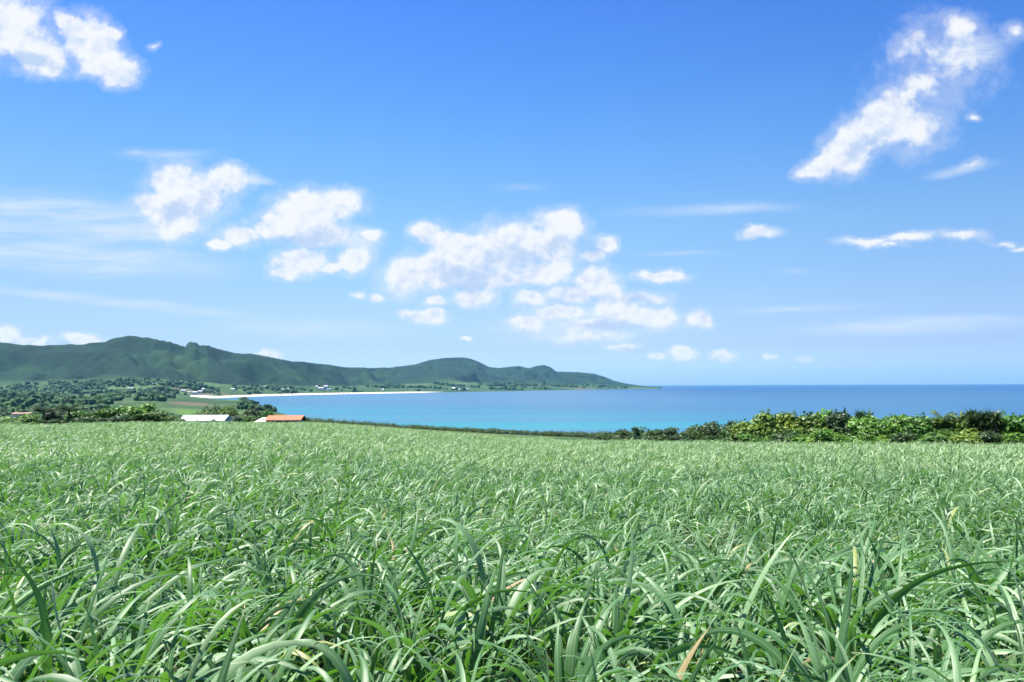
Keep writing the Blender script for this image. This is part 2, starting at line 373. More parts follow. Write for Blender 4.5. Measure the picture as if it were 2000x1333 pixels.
# ------------------------------------------------------------------ sea
ring = np.concatenate([[0.0], np.geomspace(200, 22000, 60)])
sa = np.linspace(-math.pi, math.pi, 361)[:-1]
Vs = [np.zeros((1, 3))]
for rr in ring[1:]: Vs.append(np.stack([rr * np.sin(sa), rr * np.cos(sa), 0 * sa], -1))
Vs = np.concatenate(Vs); n_ = len(sa); k = np.arange(n_)
fan = np.stack([np.zeros(n_, int), 1 + (k + 1) % n_, 1 + k], -1); qs = []
for j in range(len(ring) - 2):
    b0 = 1 + j * n_; b1 = b0 + n_
    qs.append(np.stack([b0 + k, b0 + (k + 1) % n_, b1 + (k + 1) % n_, b1 + k], -1))
me = np_mesh('sea', Vs, [fan, np.concatenate(qs)])
m_sea, t, out = new_mat('sea_water')
pos = t.new('ShaderNodeNewGeometry').outputs['Position']
x_, y_, z_ = t.sep(pos)
# depth of the lagoon: shallow sand by the near shore, reef flats in the bay, deep water outside
wn = t.noise(t.vmath('MULTIPLY', pos, (0.0004, 0.0016, 0)), 1.0, 5, 0.55).outputs['Fac']
wn2 = t.noise(t.vmath('MULTIPLY', pos, (0.0010, 0.0060, 0)), 1.0, 4, 0.6).outputs['Fac']
yy = t.math('ADD', y_, t.math('MULTIPLY', x_, 0.55))
dd = t.math('MULTIPLY_ADD', t.math('SUBTRACT', wn, 0.5), 900.0, yy)
shal = t.ramp(t.smooth(dd, 500, 4200, 0, 1), [(0.0, (0.016, 0.150, 0.175)), (0.05, (0.013, 0.130, 0.175)), (0.13, (0.016, 0.095, 0.155)), (0.30, (0.032, 0.095, 0.160)), (1.0, (0.036, 0.088, 0.155))])
wn3 = t.noise(t.vmath('MULTIPLY', pos, (0.0006, 0.0075, 0)), 1.0, 5, 0.6).outputs['Fac']
shal = t.mix(t.smooth(wn3, 0.42, 0.62, 0.0, 0.7), shal, (0.040, 0.090, 0.170))
shal = t.mix(t.smooth(wn3, 0.48, 0.36, 0.0, 0.45), shal, (0.012, 0.135, 0.185))
deep = t.mix(t.smooth(wn2, 0.35, 0.65), (0.001, 0.034, 0.108), (0.002, 0.046, 0.132))
out_ = t.smooth(t.math('ADD', t.math('SUBTRACT', x_, t.math('MULTIPLY', y_, 0.03)), t.math('MULTIPLY', t.math('SUBTRACT', wn, 0.5), 500.0)), -50, 900)
far_ = t.smooth(y_, 1300, 5200)
dp = t.math('MULTIPLY', out_, t.math('MULTIPLY_ADD', far_, 0.55, 0.45))
c = t.mix(dp, shal, deep)
c = t.mix(t.smooth(wn2, 0.45, 0.7, 0, 0.25), c, (0.006, 0.050, 0.13))
p = principled(t, out, Base_Color=c, Roughness=0.28, IOR=1.33)
p.inputs['Specular IOR Level'].default_value = 0.12
bmp = t.new('ShaderNodeBump'); bmp.inputs['Strength'].default_value = 0.8; bmp.inputs['Distance'].default_value = 1.2
t.put(bmp.inputs['Height'], t.noise(t.vmath('MULTIPLY', pos, (0.05, 0.11, 0)), 1.0, 6, 0.7).outputs['Fac']); t.put(p.inputs['Normal'], bmp.outputs[0])
sea = link('sea', me, m_sea); tag(sea, 'calm sea, turquoise in the bay and deep blue towards the horizon', 'sea', kind='structure')

# ------------------------------------------------------------------ sugar cane
def ramp_leaf(t, tint, across=None):
    return t.ramp(tint, [(0.0, (0.022, 0.088, 0.015)), (0.32, (0.052, 0.146, 0.038)), (0.58, (0.122, 0.228, 0.105)), (0.86, (0.260, 0.375, 0.180)), (0.94, (0.28, 0.30, 0.07)), (0.975, (0.36, 0.25, 0.12))])
m_cane, t, out = new_mat('cane_leaf')
ti = t.attr('tint').outputs['Fac']; ac = t.attr('across').outputs['Fac']; al = t.attr('along').outputs['Fac']
c = ramp_leaf(t, ti)
rib = t.math('SUBTRACT', 1.0, t.smooth(t.math('ABSOLUTE', t.math('SUBTRACT', ac, 0.5)), 0.02, 0.10))
c = t.mix(t.math('MULTIPLY', rib, 0.45), c, (0.30, 0.38, 0.24))
c = t.mix(t.smooth(al, 0.90, 1.0, 0, 0.6), c, (0.30, 0.27, 0.10))
c = t.mix(t.smooth(al, 0.25, 0.0, 0, 0.7), c, (0.13, 0.24, 0.035))
geo = t.new('ShaderNodeNewGeometry')
streak = t.noise(t.comb(t.math('MULTIPLY', ac, 9.0), t.math('MULTIPLY', al, 1.2), t.math('MULTIPLY', ti, 90.0)), 2.0, 3).outputs['Fac']
c = t.mix(t.smooth(streak, 0.35, 0.7, 0.0, 0.35), c, (0.05, 0.12, 0.045))
p = principled(t, None, Base_Color=c, Roughness=0.50, IOR=1.45)
p.inputs['Specular IOR Level'].default_value = 0.6
p.inputs['Sheen Weight'].default_value = 0.10; p.inputs['Sheen Roughness'].default_value = 0.45
tr = t.new('ShaderNodeBsdfTranslucent'); t.put(tr.inputs[0], t.mix(0.70, c, (0.15, 0.42, 0.015), 'MIX'))
ms = t.new('ShaderNodeMixShader'); ms.inputs[0].default_value = 0.27
t.put(ms.inputs[1], p.outputs[0]); t.put(ms.inputs[2], tr.outputs[0]); t.put(out.inputs[0], ms.outputs[0])

def cane_zone(r0, r1, dens, nleaf, seg, fold, wmul, hmin, arch=2.25, lsc=1.0, pale=0.0):
    a0 = 1.15 if r1 < 20 else 0.85
    # stools of cane planted about dens per square metre, jittered off their grid
    sp = 1 / math.sqrt(dens); hx = r1 * math.sin(a0)
    gx, gy = np.meshgrid(np.arange(-hx, hx, sp), np.arange(r0 * math.cos(a0) - sp, r1, sp)); gx = gx.ravel() + rng.normal(0, sp * .24, gx.size); gy = gy.ravel() + rng.normal(0, sp * .24, gy.size)
    az = np.arctan2(gx, gy); r = np.hypot(gx, gy); q = (np.abs(az) < a0) & (r >= r0) & (r < r1); az, r = az[q], r[q]
    keep = (r < f_edge(az) + rng.normal(0, 0.6, len(r))); az, r = az[keep], r[keep]
    # stools thin out and thicken in soft clumps
    x = r * np.sin(az); y = r * np.cos(az)
    keep = fbm(x / 1.3, y / 1.3, 2, 71) + rng.uniform(-.2, .2, len(x)) > (0.05 if r1 < 20 else 0.22); x, y = x[keep], y[keep]
    n = len(x); vig = 0.88 + 0.30 * (fbm(x / 3.5, y / 3.5, 3, 77) - 0.5) * 2 + rng.normal(0, 0.09, n)
    gz = height(np.arctan2(x, y), np.hypot(x, y))
    N = n * nleaf; rep = lambda a: np.repeat(a, nleaf)
    j = np.tile(np.arange(nleaf), n)
    phi = rep(rng.uniform(0, 2 * np.pi, n)) + j * 2.6 + rng.normal(0, .5, N)
    young = rng.random(N) < 0.09
    L = lsc * rep(vig) * rng.uniform(0.62, 1.22, N); L = np.where(young, L * 0.95, L)
    hb = rep(vig) * rng.uniform(hmin, 0.36 + .12 * (hmin > .1), N)
    th0 = np.abs(rng.normal(0.26, 0.15, N)); th1 = rng.normal(arch, 0.42, N); th1 = np.where(young, rng.normal(0.95, 0.35, N), th1)
    th0 = np.where(young, th0 * 0.5, th0)
    # a light wind leans the leaves to the right
    wx = 0.16
    pw = rng.uniform(1.2, 2.5, N)
    Wd = wmul * rng.uniform(0.012, 0.028, N) * (0.8 + 0.2 * L)
    tint = np.clip(rng.beta(1.7, 2.4, N) * (0.86 - pale * .7) + pale * 1.1 + 0.08 * (rep(fbm(x / 8, y / 8, 2, 88)) - .5) * 2, 0, 0.88)  # far zones: lighter crop, with some grazing sheen and haze put into the tint
    yl = rng.random(N); tint = np.where(yl < 0.016, rng.uniform(0.89, 0.95, N), tint)
    dry = (yl > 0.992); tint = np.where(dry, rng.uniform(0.97, 1.0, N), tint); hb = np.where(dry, hb * 0.5, hb)
    s = np.linspace(0, 1, seg + 1)[None, :]
    th = th0[:, None] + (th1 - th0)[:, None] * s ** pw[:, None]
    thm = 0.5 * (th[:, 1:] + th[:, :-1]); ds = (L / seg)[:, None]
    hr = np.concatenate([np.zeros((N, 1)), np.cumsum(np.sin(thm) * ds, 1)], 1)
    hz = np.concatenate([np.zeros((N, 1)), np.cumsum(np.cos(thm) * ds, 1)], 1)
    bend = phi[:, None] + rng.normal(0, 0.45, N)[:, None] * s ** 2
    cx = rep(x)[:, None] + rng.uniform(0, .11, N)[:, None] * np.cos(phi)[:, None] + np.concatenate([np.zeros((N, 1)), np.cumsum(np.sin(thm) * ds * np.cos(bend[:, 1:]), 1)], 1) + wx * s * L[:, None] ** 2
    cy = rep(y)[:, None] + rng.uniform(0, .11, N)[:, None] * np.sin(phi)[:, None] + np.concatenate([np.zeros((N, 1)), np.cumsum(np.sin(thm) * ds * np.sin(bend[:, 1:]), 1)], 1)
    cz = rep(gz)[:, None] + hb[:, None] + hz
    cz = np.maximum(cz, rep(gz)[:, None] + 0.02)
    C = np.stack([cx, cy, cz], -1)
    T = np.gradient(C, axis=1); T /= np.linalg.norm(T, axis=-1, keepdims=True) + 1e-9
    side = np.stack([-np.sin(bend), np.cos(bend), 0 * bend], -1)
    side = side - T * (side * T).sum(-1, keepdims=True); side /= np.linalg.norm(side, axis=-1, keepdims=True) + 1e-9
    nrm = np.cross(side, T)
    tw = (rng.normal(0, 0.45, N)[:, None] + rng.normal(0, 0.7, N)[:, None] * s)
    sd_ = side * np.cos(tw)[..., None] + nrm * np.sin(tw)[..., None]
    nm_ = nrm * np.cos(tw)[..., None] - side * np.sin(tw)[..., None]
    prof = np.minimum(1, 0.45 + s * 2.2) * (1 - np.clip(s, 0, 1) ** 2.6) + 0.02
    wd = Wd[:, None] * prof
    if fold:
        Lf = C - sd_ * wd[..., None] + nm_ * (wd * 0.28)[..., None]
        Rt = C + sd_ * wd[..., None] + nm_ * (wd * 0.28)[..., None]
        Vv = np.stack([Lf, C, Rt], 2); m = 3; acr = np.array([0, .5, 1.])
    else:
        Vv = np.stack([C - sd_ * wd[..., None], C + sd_ * wd[..., None]], 2); m = 2; acr = np.array([0.08, .92])
    idx = np.arange(N * (seg + 1) * m).reshape(N, seg + 1, m)
    Q = np.stack([idx[:, :-1, :-1], idx[:, :-1, 1:], idx[:, 1:, 1:], idx[:, 1:, :-1]], -1).reshape(-1, 4)
    A = np.broadcast_to(acr[None, None, :], idx.shape).ravel(); Lo = np.broadcast_to(s[:, :, None], idx.shape).ravel()
    Ti = np.broadcast_to(tint[:, None, None], idx.shape).ravel()
    return Vv.reshape(-1, 3), Q, A, Lo, Ti
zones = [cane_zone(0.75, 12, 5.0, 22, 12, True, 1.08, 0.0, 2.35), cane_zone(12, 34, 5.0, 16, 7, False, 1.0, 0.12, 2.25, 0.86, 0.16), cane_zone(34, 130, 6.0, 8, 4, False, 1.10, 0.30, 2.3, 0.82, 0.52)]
off = 0; VV, QQ, AA, LL, TT = [], [], [], [], []
for (a, b, c_, d, e) in zones:
    VV.append(a); QQ.append(b + off); AA.append(c_); LL.append(d); TT.append(e); off += len(a)
me = np_mesh('sugarcane', np.concatenate(VV), np.concatenate(QQ), {'across': np.concatenate(AA), 'along': np.concatenate(LL), 'tint': np.concatenate(TT)})
cane = link('sugarcane', me, m_cane)
tag(cane, 'dense young sugar cane with arching pale green blades filling the foreground field', 'sugar cane', kind='stuff')
print('cane faces', len(me.polygons))

# ------------------------------------------------------------------ foliage tools
def tube(pts, rad, n=6):
    """tapered tube along pts -> verts, quads"""
    pts = np.array(pts, float); T = np.gradient(pts, axis=0); V = []; k = np.arange(n) * 2 * np.pi / n
    for p_, t_, r_ in zip(pts, T, rad):
        t_ = t_ / (np.linalg.norm(t_) + 1e-9); a = np.cross(t_, [0.3, 1, 0.1]); a /= np.linalg.norm(a); b = np.cross(t_, a)
        V.append(p_ + r_ * (np.cos(k)[:, None] * a + np.sin(k)[:, None] * b))
    m = len(pts); I = np.arange(m * n).reshape(m, n)
    Q = np.stack([I[:-1], np.roll(I, -1, 1)[:-1], np.roll(I, -1, 1)[1:], I[1:]], -1).reshape(-1, 4)
    return np.concatenate(V), Q
def join(parts):
    V, Q, o = [], [], 0
    for v_, q_ in parts: V.append(v_); Q.append(q_ + o); o += len(v_)
    return np.concatenate(V), np.concatenate(Q)
def leaves(C, Nrm, L, Wd, g, droop=0.25):
    """bent rhombic leaves: centres C, facing Nrm; two quads each side of a kite shape"""
    n = len(C); Nrm = Nrm / (np.linalg.norm(Nrm, axis=1, keepdims=True) + 1e-9)
    d = g.normal(size=(n, 3)); d[:, 2] -= droop; d -= Nrm * (d * Nrm).sum(1, keepdims=True); d /= np.linalg.norm(d, axis=1, keepdims=True) + 1e-9
    s_ = np.cross(Nrm, d); L = L[:, None]; Wd = Wd[:, None]
    P0 = C - d * L * .5; P1 = C + s_ * Wd * .5 - Nrm * Wd * .12; P2 = C + d * L * .5 - Nrm * L * .15; P3 = C - s_ * Wd * .5 - Nrm * Wd * .12
    V = np.stack([P0, P1, P2, P3], 1).reshape(-1, 3); return V, np.arange(n * 4).reshape(n, 4)
def crown(lobes, n, L, g, shell=0.75, wr=0.55):
    """leaves in the volume of several irregular lobes; every lobe is a light or dark clump of its own"""
    vol = np.array([l[3] * l[4] + l[4] * l[5] + l[3] * l[5] for l in lobes]); cnt = np.maximum(20, (n * vol / vol.sum()).astype(int))
    Vs_, ts, Ns = [], [], []
    for l, c_ in zip(lobes, cnt):
        d = g.normal(size=(c_, 3)); d /= np.linalg.norm(d, axis=1, keepdims=True)
        rad = g.random(c_) ** 0.35 * (0.86 + 0.28 * np.sin(d[:, 0] * 5 + l[0] * 3) * np.sin(d[:, 1] * 5 + l[1]) * np.sin(d[:, 2] * 4 + l[2]))
        rad *= np.where(g.random(c_) < 0.06, g.uniform(1.0, 1.25, c_), 1)
        Pp = np.array(l[:3]) + d * rad[:, None] * np.array(l[3:6])
        Nn = d * 0.9 + g.normal(size=(c_, 3)) * 0.55 + np.array([0, 0, 0.45])
        Vs_.append(Pp); Ns.append(Nn); ts.append(np.clip(g.normal(0.5, 0.16, c_) + g.normal(0, 0.13), 0, 1))
    C = np.concatenate(Vs_); Nn = np.concatenate(Ns); tt = np.concatenate(ts)
    keep = C[:, 2] > 0.03; C, Nn, tt = C[keep], Nn[keep], tt[keep]
    k = len(C); V, Q = leaves(C, Nn, L * g.uniform(.6, 1.3, k), L * wr * g.uniform(.7, 1.2, k), g)
    return V, Q, np.repeat(tt, 4)
def straps(centre, n, L, Wd, g, up=0.2, droop=2.0, seg=5):
    """rosette of long arching strap leaves (screw pine, palm leaflets, tall grass)"""
    phi = g.uniform(0, 2 * np.pi, n); th0 = np.abs(g.normal(up, .35, n)); th1 = th0 + g.normal(droop, .35, n) * .8; Ln = L * g.uniform(.65, 1.15, n)
    s = np.linspace(0, 1, seg + 1)[None]; th = th0[:, None] + (th1 - th0)[:, None] * s ** 1.4; ds = (Ln / seg)[:, None]
    hr = np.concatenate([np.zeros((n, 1)), np.cumsum(np.sin(th[:, 1:]) * ds, 1)], 1); hz = np.concatenate([np.zeros((n, 1)), np.cumsum(np.cos(th[:, 1:]) * ds, 1)], 1)
    C = np.stack([centre[0] + hr * np.cos(phi)[:, None], centre[1] + hr * np.sin(phi)[:, None], centre[2] + hz], -1)
    sd_ = np.stack([-np.sin(phi), np.cos(phi), g.normal(0, .3, n)], -1)[:, None, :]; wd = (Wd * (1.02 - s ** 1.8))[..., None]
    V = np.stack([C - sd_ * wd, C + sd_ * wd], 2); I = np.arange(n * (seg + 1) * 2).reshape(n, seg + 1, 2)
    Q = np.stack([I[:, :-1, 0], I[:, :-1, 1], I[:, 1:, 1], I[:, 1:, 0]], -1).reshape(-1, 4)
    return V.reshape(-1, 3), Q, np.repeat(np.clip(g.normal(.5, .2, n), 0, 1), (seg + 1) * 2)
def fol_mat(name, dark, mid, light, trans=0.25, rough=0.5):
    m, t, out = new_mat(name)
    oi = t.new('ShaderNodeObjectInfo').outputs['Random']
    c = t.ramp(t.attr('tint').outputs['Fac'], [(0.1, dark), (0.5, mid), (0.9, light)])
    hs = t.new('ShaderNodeHueSaturation'); t.put(hs.inputs['Hue'], t.math('MULTIPLY_ADD', oi, 0.035, 0.482)); t.put(hs.inputs['Value'], t.math('MULTIPLY_ADD', oi, 0.35, 0.85)); t.put(hs.inputs['Color'], c); c = hs.outputs[0]
    p = principled(t, None, Base_Color=c, Roughness=rough); p.inputs['Specular IOR Level'].default_value = 0.4
    tr = t.new('ShaderNodeBsdfTranslucent'); t.put(tr.inputs[0], c)
    ms = t.new('ShaderNodeMixShader'); ms.inputs[0].default_value = trans
    t.put(ms.inputs[1], p.outputs[0]); t.put(ms.inputs[2], tr.outputs[0]); t.put(out.inputs[0], ms.outputs[0]); return m
M = {}
M['green'] = fol_mat('leaf_green', (0.024, 0.070, 0.010), (0.064, 0.145, 0.018), (0.13, 0.23, 0.03))
M['bright'] = fol_mat('leaf_bright', (0.034, 0.095, 0.012), (0.090, 0.195, 0.020), (0.17, 0.29, 0.035))
M['yellow'] = fol_mat('leaf_yellow', (0.030, 0.072, 0.008), (0.088, 0.165, 0.014), (0.18, 0.26, 0.03))
M['dark'] = fol_mat('leaf_dark', (0.010, 0.030, 0.008), (0.026, 0.066, 0.014), (0.060, 0.115, 0.026))
M['scrub'] = fol_mat('leaf_scrub', (0.013, 0.036, 0.008), (0.034, 0.080, 0.014), (0.078, 0.130, 0.028))
M['grass'] = fol_mat('leaf_grass', (0.06, 0.13, 0.025), (0.11, 0.21, 0.04), (0.18, 0.30, 0.07))
M['dry'] = fol_mat('leaf_dry', (0.06, 0.05, 0.02), (0.15, 0.12, 0.06), (0.28, 0.22, 0.12))
def plain(name, col, rough=0.8, nscale=0.0, col2=None):
    m, t, out = new_mat(name); c = col
    if nscale:
        tc = t.new('ShaderNodeTexCoord').outputs['Object']
        c = t.mix(t.smooth(t.noise(tc, nscale, 6, .65).outputs['Fac'], .35, .68), col, col2)
    principled(t, out, Base_Color=c, Roughness=rough); return m
M['bark'] = plain('bark', (0.10, 0.075, 0.05), .9, 3.0, (0.05, 0.04, 0.03))

def put_plant(name, px, r, fol, stem, label, cat, group=None, scale=1.0, rot=None, base=None):
    """fol/stem: mesh data; thing at its base with foliage and stem as parts"""
    e = bpy.data.objects.new(name, None); COL.objects.link(e); e.empty_display_size = .3
    e.location = at(px, r, -0.03); e.rotation_euler = (0, 0, random.uniform(0, 6.28) if rot is None else rot)
    e.scale = scale if isinstance(scale, tuple) else (scale,) * 3
    for nm, me_ in (('foliage', fol), ('stem', stem)):
        if me_ is None: continue
        o = bpy.data.objects.new(nm if nm == 'foliage' or cat != 'palm' else 'trunk', me_); COL.objects.link(o); o.parent = e
    return tag(e, label, cat, group)

# prototypes, all about 1 m tall and wide, scaled where they stand
def proto_bush(seed, mat, nl, leafL, flat=0.8, lobes=9, spread=.40):
    g = np.random.default_rng(seed); ls = []
    for i in range(lobes):
        a = g.uniform(0, 6.28); q = g.uniform(.05, spread); rr = g.uniform(.16, .27)
        ls.append((q * math.cos(a), q * math.sin(a), g.uniform(.22, .80) * flat + .02 - q * .25, rr * 1.1, rr * 1.1, rr * g.uniform(.7, 1.0)))
    ls.append((0, 0, .3, .42, .42, .3))
    V, Q, T_ = crown(ls, nl, leafL, g)
    k_ = 1 / np.percentile(V[:, 2], 99.7); V[:, 2] *= k_; k2 = .5 / np.percentile(np.hypot(V[:, 0], V[:, 1]), 93); V[:, :2] *= k2
    ls = [(l[0] * k2, l[1] * k2, l[2] * k_) for l in ls]
    f = np_mesh('foliage', V, Q, {'tint': T_}, smooth=False); f.materials.append(mat)
    st = []
    for l in ls[:7]:
        p_ = [(l[0] * q_ + g.normal(0, .01), l[1] * q_ + g.normal(0, .01), l[2] * q_ ** .8) for q_ in (0, .3, .6, .95)]
        st.append(tube(p_, [.020, .014, .010, .004], 5))
    V, Q = join(st); s_ = np_mesh('stem', V, Q); s_.materials.append(M['bark']); return f, s_
def proto_pandanus(seed, mat):
    g = np.random.default_rng(seed); vs, ts, st = [], [], []
    heads = [(g.normal(0, .16), g.normal(0, .16), g.uniform(.35, .72)) for _ in range(7)] + [(0, 0, .7)]
    for h in heads:
        V, Q, T_ = straps(h, 60, .36, .017, g, .35, 1.7); vs.append((V, Q)); ts.append(T_)
        st.append(tube([(h[0] * .2, h[1] * .2, 0), (h[0] * .6, h[1] * .7, h[2] * .5), h], [.03, .025, .02], 6))
    V, Q = join(vs); f = np_mesh('foliage', V, Q, {'tint': np.concatenate(ts)}); f.materials.append(mat)
    V, Q = join(st); s_ = np_mesh('stem', V, Q); s_.materials.append(M['bark']); return f, s_
def proto_palm(seed, mat, nf=17):
    g = np.random.default_rng(seed); vs, ts = [], []
    top = (0.03, 0.0, .68)
    for i in range(nf):
        phi = i * 2.4 + g.normal(0, .2); th0 = g.uniform(.15, 1.0); L = g.uniform(.36, .50); s = np.linspace(0, 1, 12)
        th = th0 + 1.35 * s ** 1.3; hr = np.concatenate([[0], np.cumsum(np.sin(th[1:]) * L / 11)]); hz = np.concatenate([[0], np.cumsum(np.cos(th[1:]) * L / 11)])
        P_ = np.stack([top[0] + hr * math.cos(phi), top[1] + hr * math.sin(phi), top[2] + hz], -1); vs.append(tube(P_, np.linspace(.008, .002, 12), 4)); ts.append(np.full(48, .4))
        sd_ = np.array([-math.sin(phi), math.cos(phi), 0]); n_l = 46; k = np.linspace(.5, 11, n_l); 
        for sg in (-1, 1):
            c0 = np.stack([np.interp(k, np.arange(12), P_[:, a]) for a in range(3)], -1); ln = .13 * np.sin(np.clip(k / 11, .08, .97) * np.pi) ** .6
            dirv = sd_ * sg * .85 + np.array([math.cos(phi) * .45, math.sin(phi) * .45, -.35]); dirv = dirv / np.linalg.norm(dirv)
            tip = c0 + dirv * ln[:, None] + g.normal(0, .008, (n_l, 3)); w_ = np.array([math.cos(phi), math.sin(phi), 0]) * .007
            mid = (c0 + tip) / 2 + np.array([0, 0, .012])
            V = np.stack([c0 - w_, mid + w_ * 1.3, tip, mid - w_ * 1.3], 1).reshape(-1, 3); vs.append((V, np.arange(n_l * 4).reshape(-1, 4))); ts.append(np.repeat(g.uniform(.2, .9, n_l), 4))
    V, Q = join(vs); f = np_mesh('foliage', V, Q, {'tint': np.concatenate(ts)}); f.materials.append(mat)
    V, Q = tube([(0, 0, 0), (.02, 0, .2), (.035, 0, .45), top], [.035, .026, .022, .02], 8); s_ = np_mesh('trunk', V, Q); s_.materials.append(M['bark']); return f, s_
def proto_tuft(seed, mat, n=160, L=.9):
    g = np.random.default_rng(seed); vs, ts = [], []
    for i in range(7):
        V, Q, T_ = straps((g.normal(0, .3), g.normal(0, .3), 0), n // 7 + 5, L, .014, g, .25, 1.5); vs.append((V, Q)); ts.append(T_)
    V, Q = join(vs); f = np_mesh('foliage', V, Q, {'tint': np.concatenate(ts)}); f.materials.append(mat); return f, None

BU = {k: [proto_bush(100 * i + j, M[k], 4200, .085 if k != 'dark' else .07) for j in range(3)] for i, k in enumerate(('green', 'bright', 'yellow', 'dark'))}
FA = {k: [proto_bush(900 + 100 * i + j, M[k], 2600, .07, lobes=12) for j in range(3)] for i, k in enumerate(('green', 'dark'))}
SC = [proto_bush(700 + j, M['scrub'], 1800, .085) for j in range(4)]
PA = [proto_pandanus(31 + j, M['dark']) for j in range(2)]
PL = [proto_palm(51 + j, M['dark']) for j in range(2)]
PLY = proto_palm(59, M['green'])
TU = [proto_tuft(61 + j, M['grass']) for j in range(2)]
DR = proto_tuft(67, M['dry'], 120, .7)

def place(px, ytop, hw, r, pr, name, label, cat, group, widen=1.0):
    """top at photo row ytop, half-width hw pixels, standing on the ground at distance r"""
    h = z_pix(px, ytop + 6, r) - at(px, r).z; wd = hw * 2 / FPX * r * widen
    return put_plant(name, px, r, pr[0], pr[1], label, cat, group, (wd, wd, max(h, .3)))
G1 = 'bushes along the seaward edge of the cane field'
HEDGE = [
 (1466,820,34,92,BU['yellow'][0],'shrub','low olive yellow shrub at the left end of the tall hedge','shrub'),
 (1494,799,36,90,BU['yellow'][1],'shrub','tall yellow leaved shrub, first high one from the left in the hedge','shrub'),
 (1526,804,34,91,BU['yellow'][2],'shrub','golden green shrub tinged orange beside the tall yellow shrub','shrub'),
 (1558,801,36,92,BU['green'][0],'shrub','mid green shrub right of the orange tinged one','shrub'),
 (1592,803,36,90,BU['green'][1],'shrub','dense green shrub in the middle of the left hedge block','shrub'),
 (1626,798,38,91,BU['bright'][0],'shrub','large broad leaved light green shrub left of the dark screw pine','shrub'),
 (1655,797,30,89,BU['dark'][0],'shrub','dark green shrub leaning against the dark screw pine','shrub'),
 (1681,790,24,88,PA[0],'screw_pine','dark spiky screw pine at the gap between the two hedge blocks','screw pine'),
 (1474,842,26,86,BU['green'][2],'shrub','small dark green shrub at the foot of the yellow shrubs','shrub'),
 (1530,836,30,86,BU['dark'][1],'shrub','low dark shrub under the golden green shrub','shrub'),
 (1580,842,30,85,BU['bright'][1],'shrub','low bright shrub at the field edge before the dense green one','shrub'),
 (1628,834,30,85,BU['bright'][2],'shrub','low pale green shrub before the broad leaved one','shrub'),
 (1712,810,34,82,BU['bright'][1],'shrub','bright green shrub, first of the right hedge block','shrub'),
 (1746,808,34,83,BU['bright'][0],'shrub','tall bright shrub second in the right hedge block','shrub'),
 (1780,806,36,83,BU['green'][2],'shrub','full green shrub third in the right hedge block','shrub'),
 (1814,805,34,82,BU['green'][0],'shrub','grey green shrub left of the small palm in the hedge','shrub'),
 (1842,792,30,81,PLY,'palm','small green palm rising from the middle of the right hedge block','palm'),
 (1872,803,34,82,BU['green'][1],'shrub','leafy shrub between the small palm and the tall screw pine','shrub'),
 (1906,787,34,81,PA[1],'screw_pine','tallest dark screw pine poking above the right hedge','screw pine'),
 (1932,790,30,80,PA[0],'screw_pine','wide screw pine with blue green spikes right of the tallest one','screw pine'),
 (1962,803,34,81,BU['green'][0],'shrub','shrub with reddish twigs right of the screw pines','shrub'),
 (1992,800,32,80,PA[1],'screw_pine','spiky screw pine cut by the right edge of the picture','screw pine'),
 (1728,836,32,78,BU['bright'][2],'shrub','low yellow green shrub at the foot of the right hedge block','shrub'),
 (1776,838,30,78,BU['dark'][2],'shrub','low dark shrub in the shade of the full green shrub','shrub'),
 (1826,834,34,78,BU['green'][1],'shrub','low round shrub below the small palm','shrub'),
 (1880,834,32,77,BU['bright'][0],'shrub','low shrub with pale round leaves below the tallest screw pine','shrub'),
 (1935,836,30,77,BU['dark'][0],'shrub','low dark shrub tangled with dry twigs','shrub'),
 (1990,838,34,77,BU['bright'][1],'shrub','low yellow green shrub at the right edge of the picture','shrub'),
 (2040,805,40,80,BU['green'][2],'shrub','green shrub just past the right edge of the picture','shrub')]
for (px, yt, hw, r, pr, nm, lb, ct) in HEDGE: place(px, yt, hw * (1.25 if ct == 'shrub' else 1.0), r, pr, nm, lb, ct, G1)
TUFTS = [(1545,852,'pale grass tuft left of the low bright shrub'),(1605,850,'pale grass tuft under the broad leaved shrub'),(1655,848,'tall grass tuft before the dark screw pine'),(1690,850,'grass tuft in the gap between the hedge blocks'),(1672,842,'broad grass tuft behind the one in the gap')]
for i, (px, yt, lb) in enumerate(TUFTS): place(px, yt - 8, 26, 84 - (i == 4) * -3, TU[i % 2], 'grass_tuft', lb, 'grass tuft', 'grass tufts at the foot of the hedge')
DRY = [(1942,848,'dry brown grass tuft left of the right picture edge'),(1972,850,'dry tuft nearest the right picture edge')]
for px, yt, lb in DRY: place(px, yt - 6, 16, 75.5, DR, 'dry_tuft', lb, 'grass tuft', 'dry tufts below the hedge')
SCR = [(1172,842,24,'first low scrub bush where the sea meets the field'),(1196,838,24,'second scrub bush from the left in the dark scrub'),(1222,833,24,'third scrub bush, slightly taller, left of the spiky one'),
 (1252,829,26,'rounded scrub bush just right of the first spiky top'),(1282,832,26,'flat scrub bush in the middle of the dark scrub'),(1312,830,26,'wide scrub bush left of the second hump'),
 (1342,829,26,'dull green scrub bush forming the second hump'),(1370,825,26,'taller scrub bush with an uneven top'),(1396,822,26,'dark scrub bush beside the tall uneven one'),(1422,817,26,'high scrub bush behind the hedge end'),(1448,815,26,'scrub bush partly hidden by the yellow shrubs'),
 (1212,846,24,'low front scrub bush near the left end'),(1264,845,26,'low front scrub bush below the rounded one'),(1320,845,26,'low front scrub bush below the wide one'),(1376,844,26,'low front scrub bush below the tall uneven one'),(1426,842,26,'low front scrub bush next to the hedge')]
for i, (px, yt, hw, lb) in enumerate(SCR): place(px, yt, hw * 1.2, 132 + 9 * math.sin(i * 2.3) - (14 if 'front' in lb else 0), SC[i % 4], 'scrub_bush', lb, 'bush', 'dark scrub between the field and the sea')
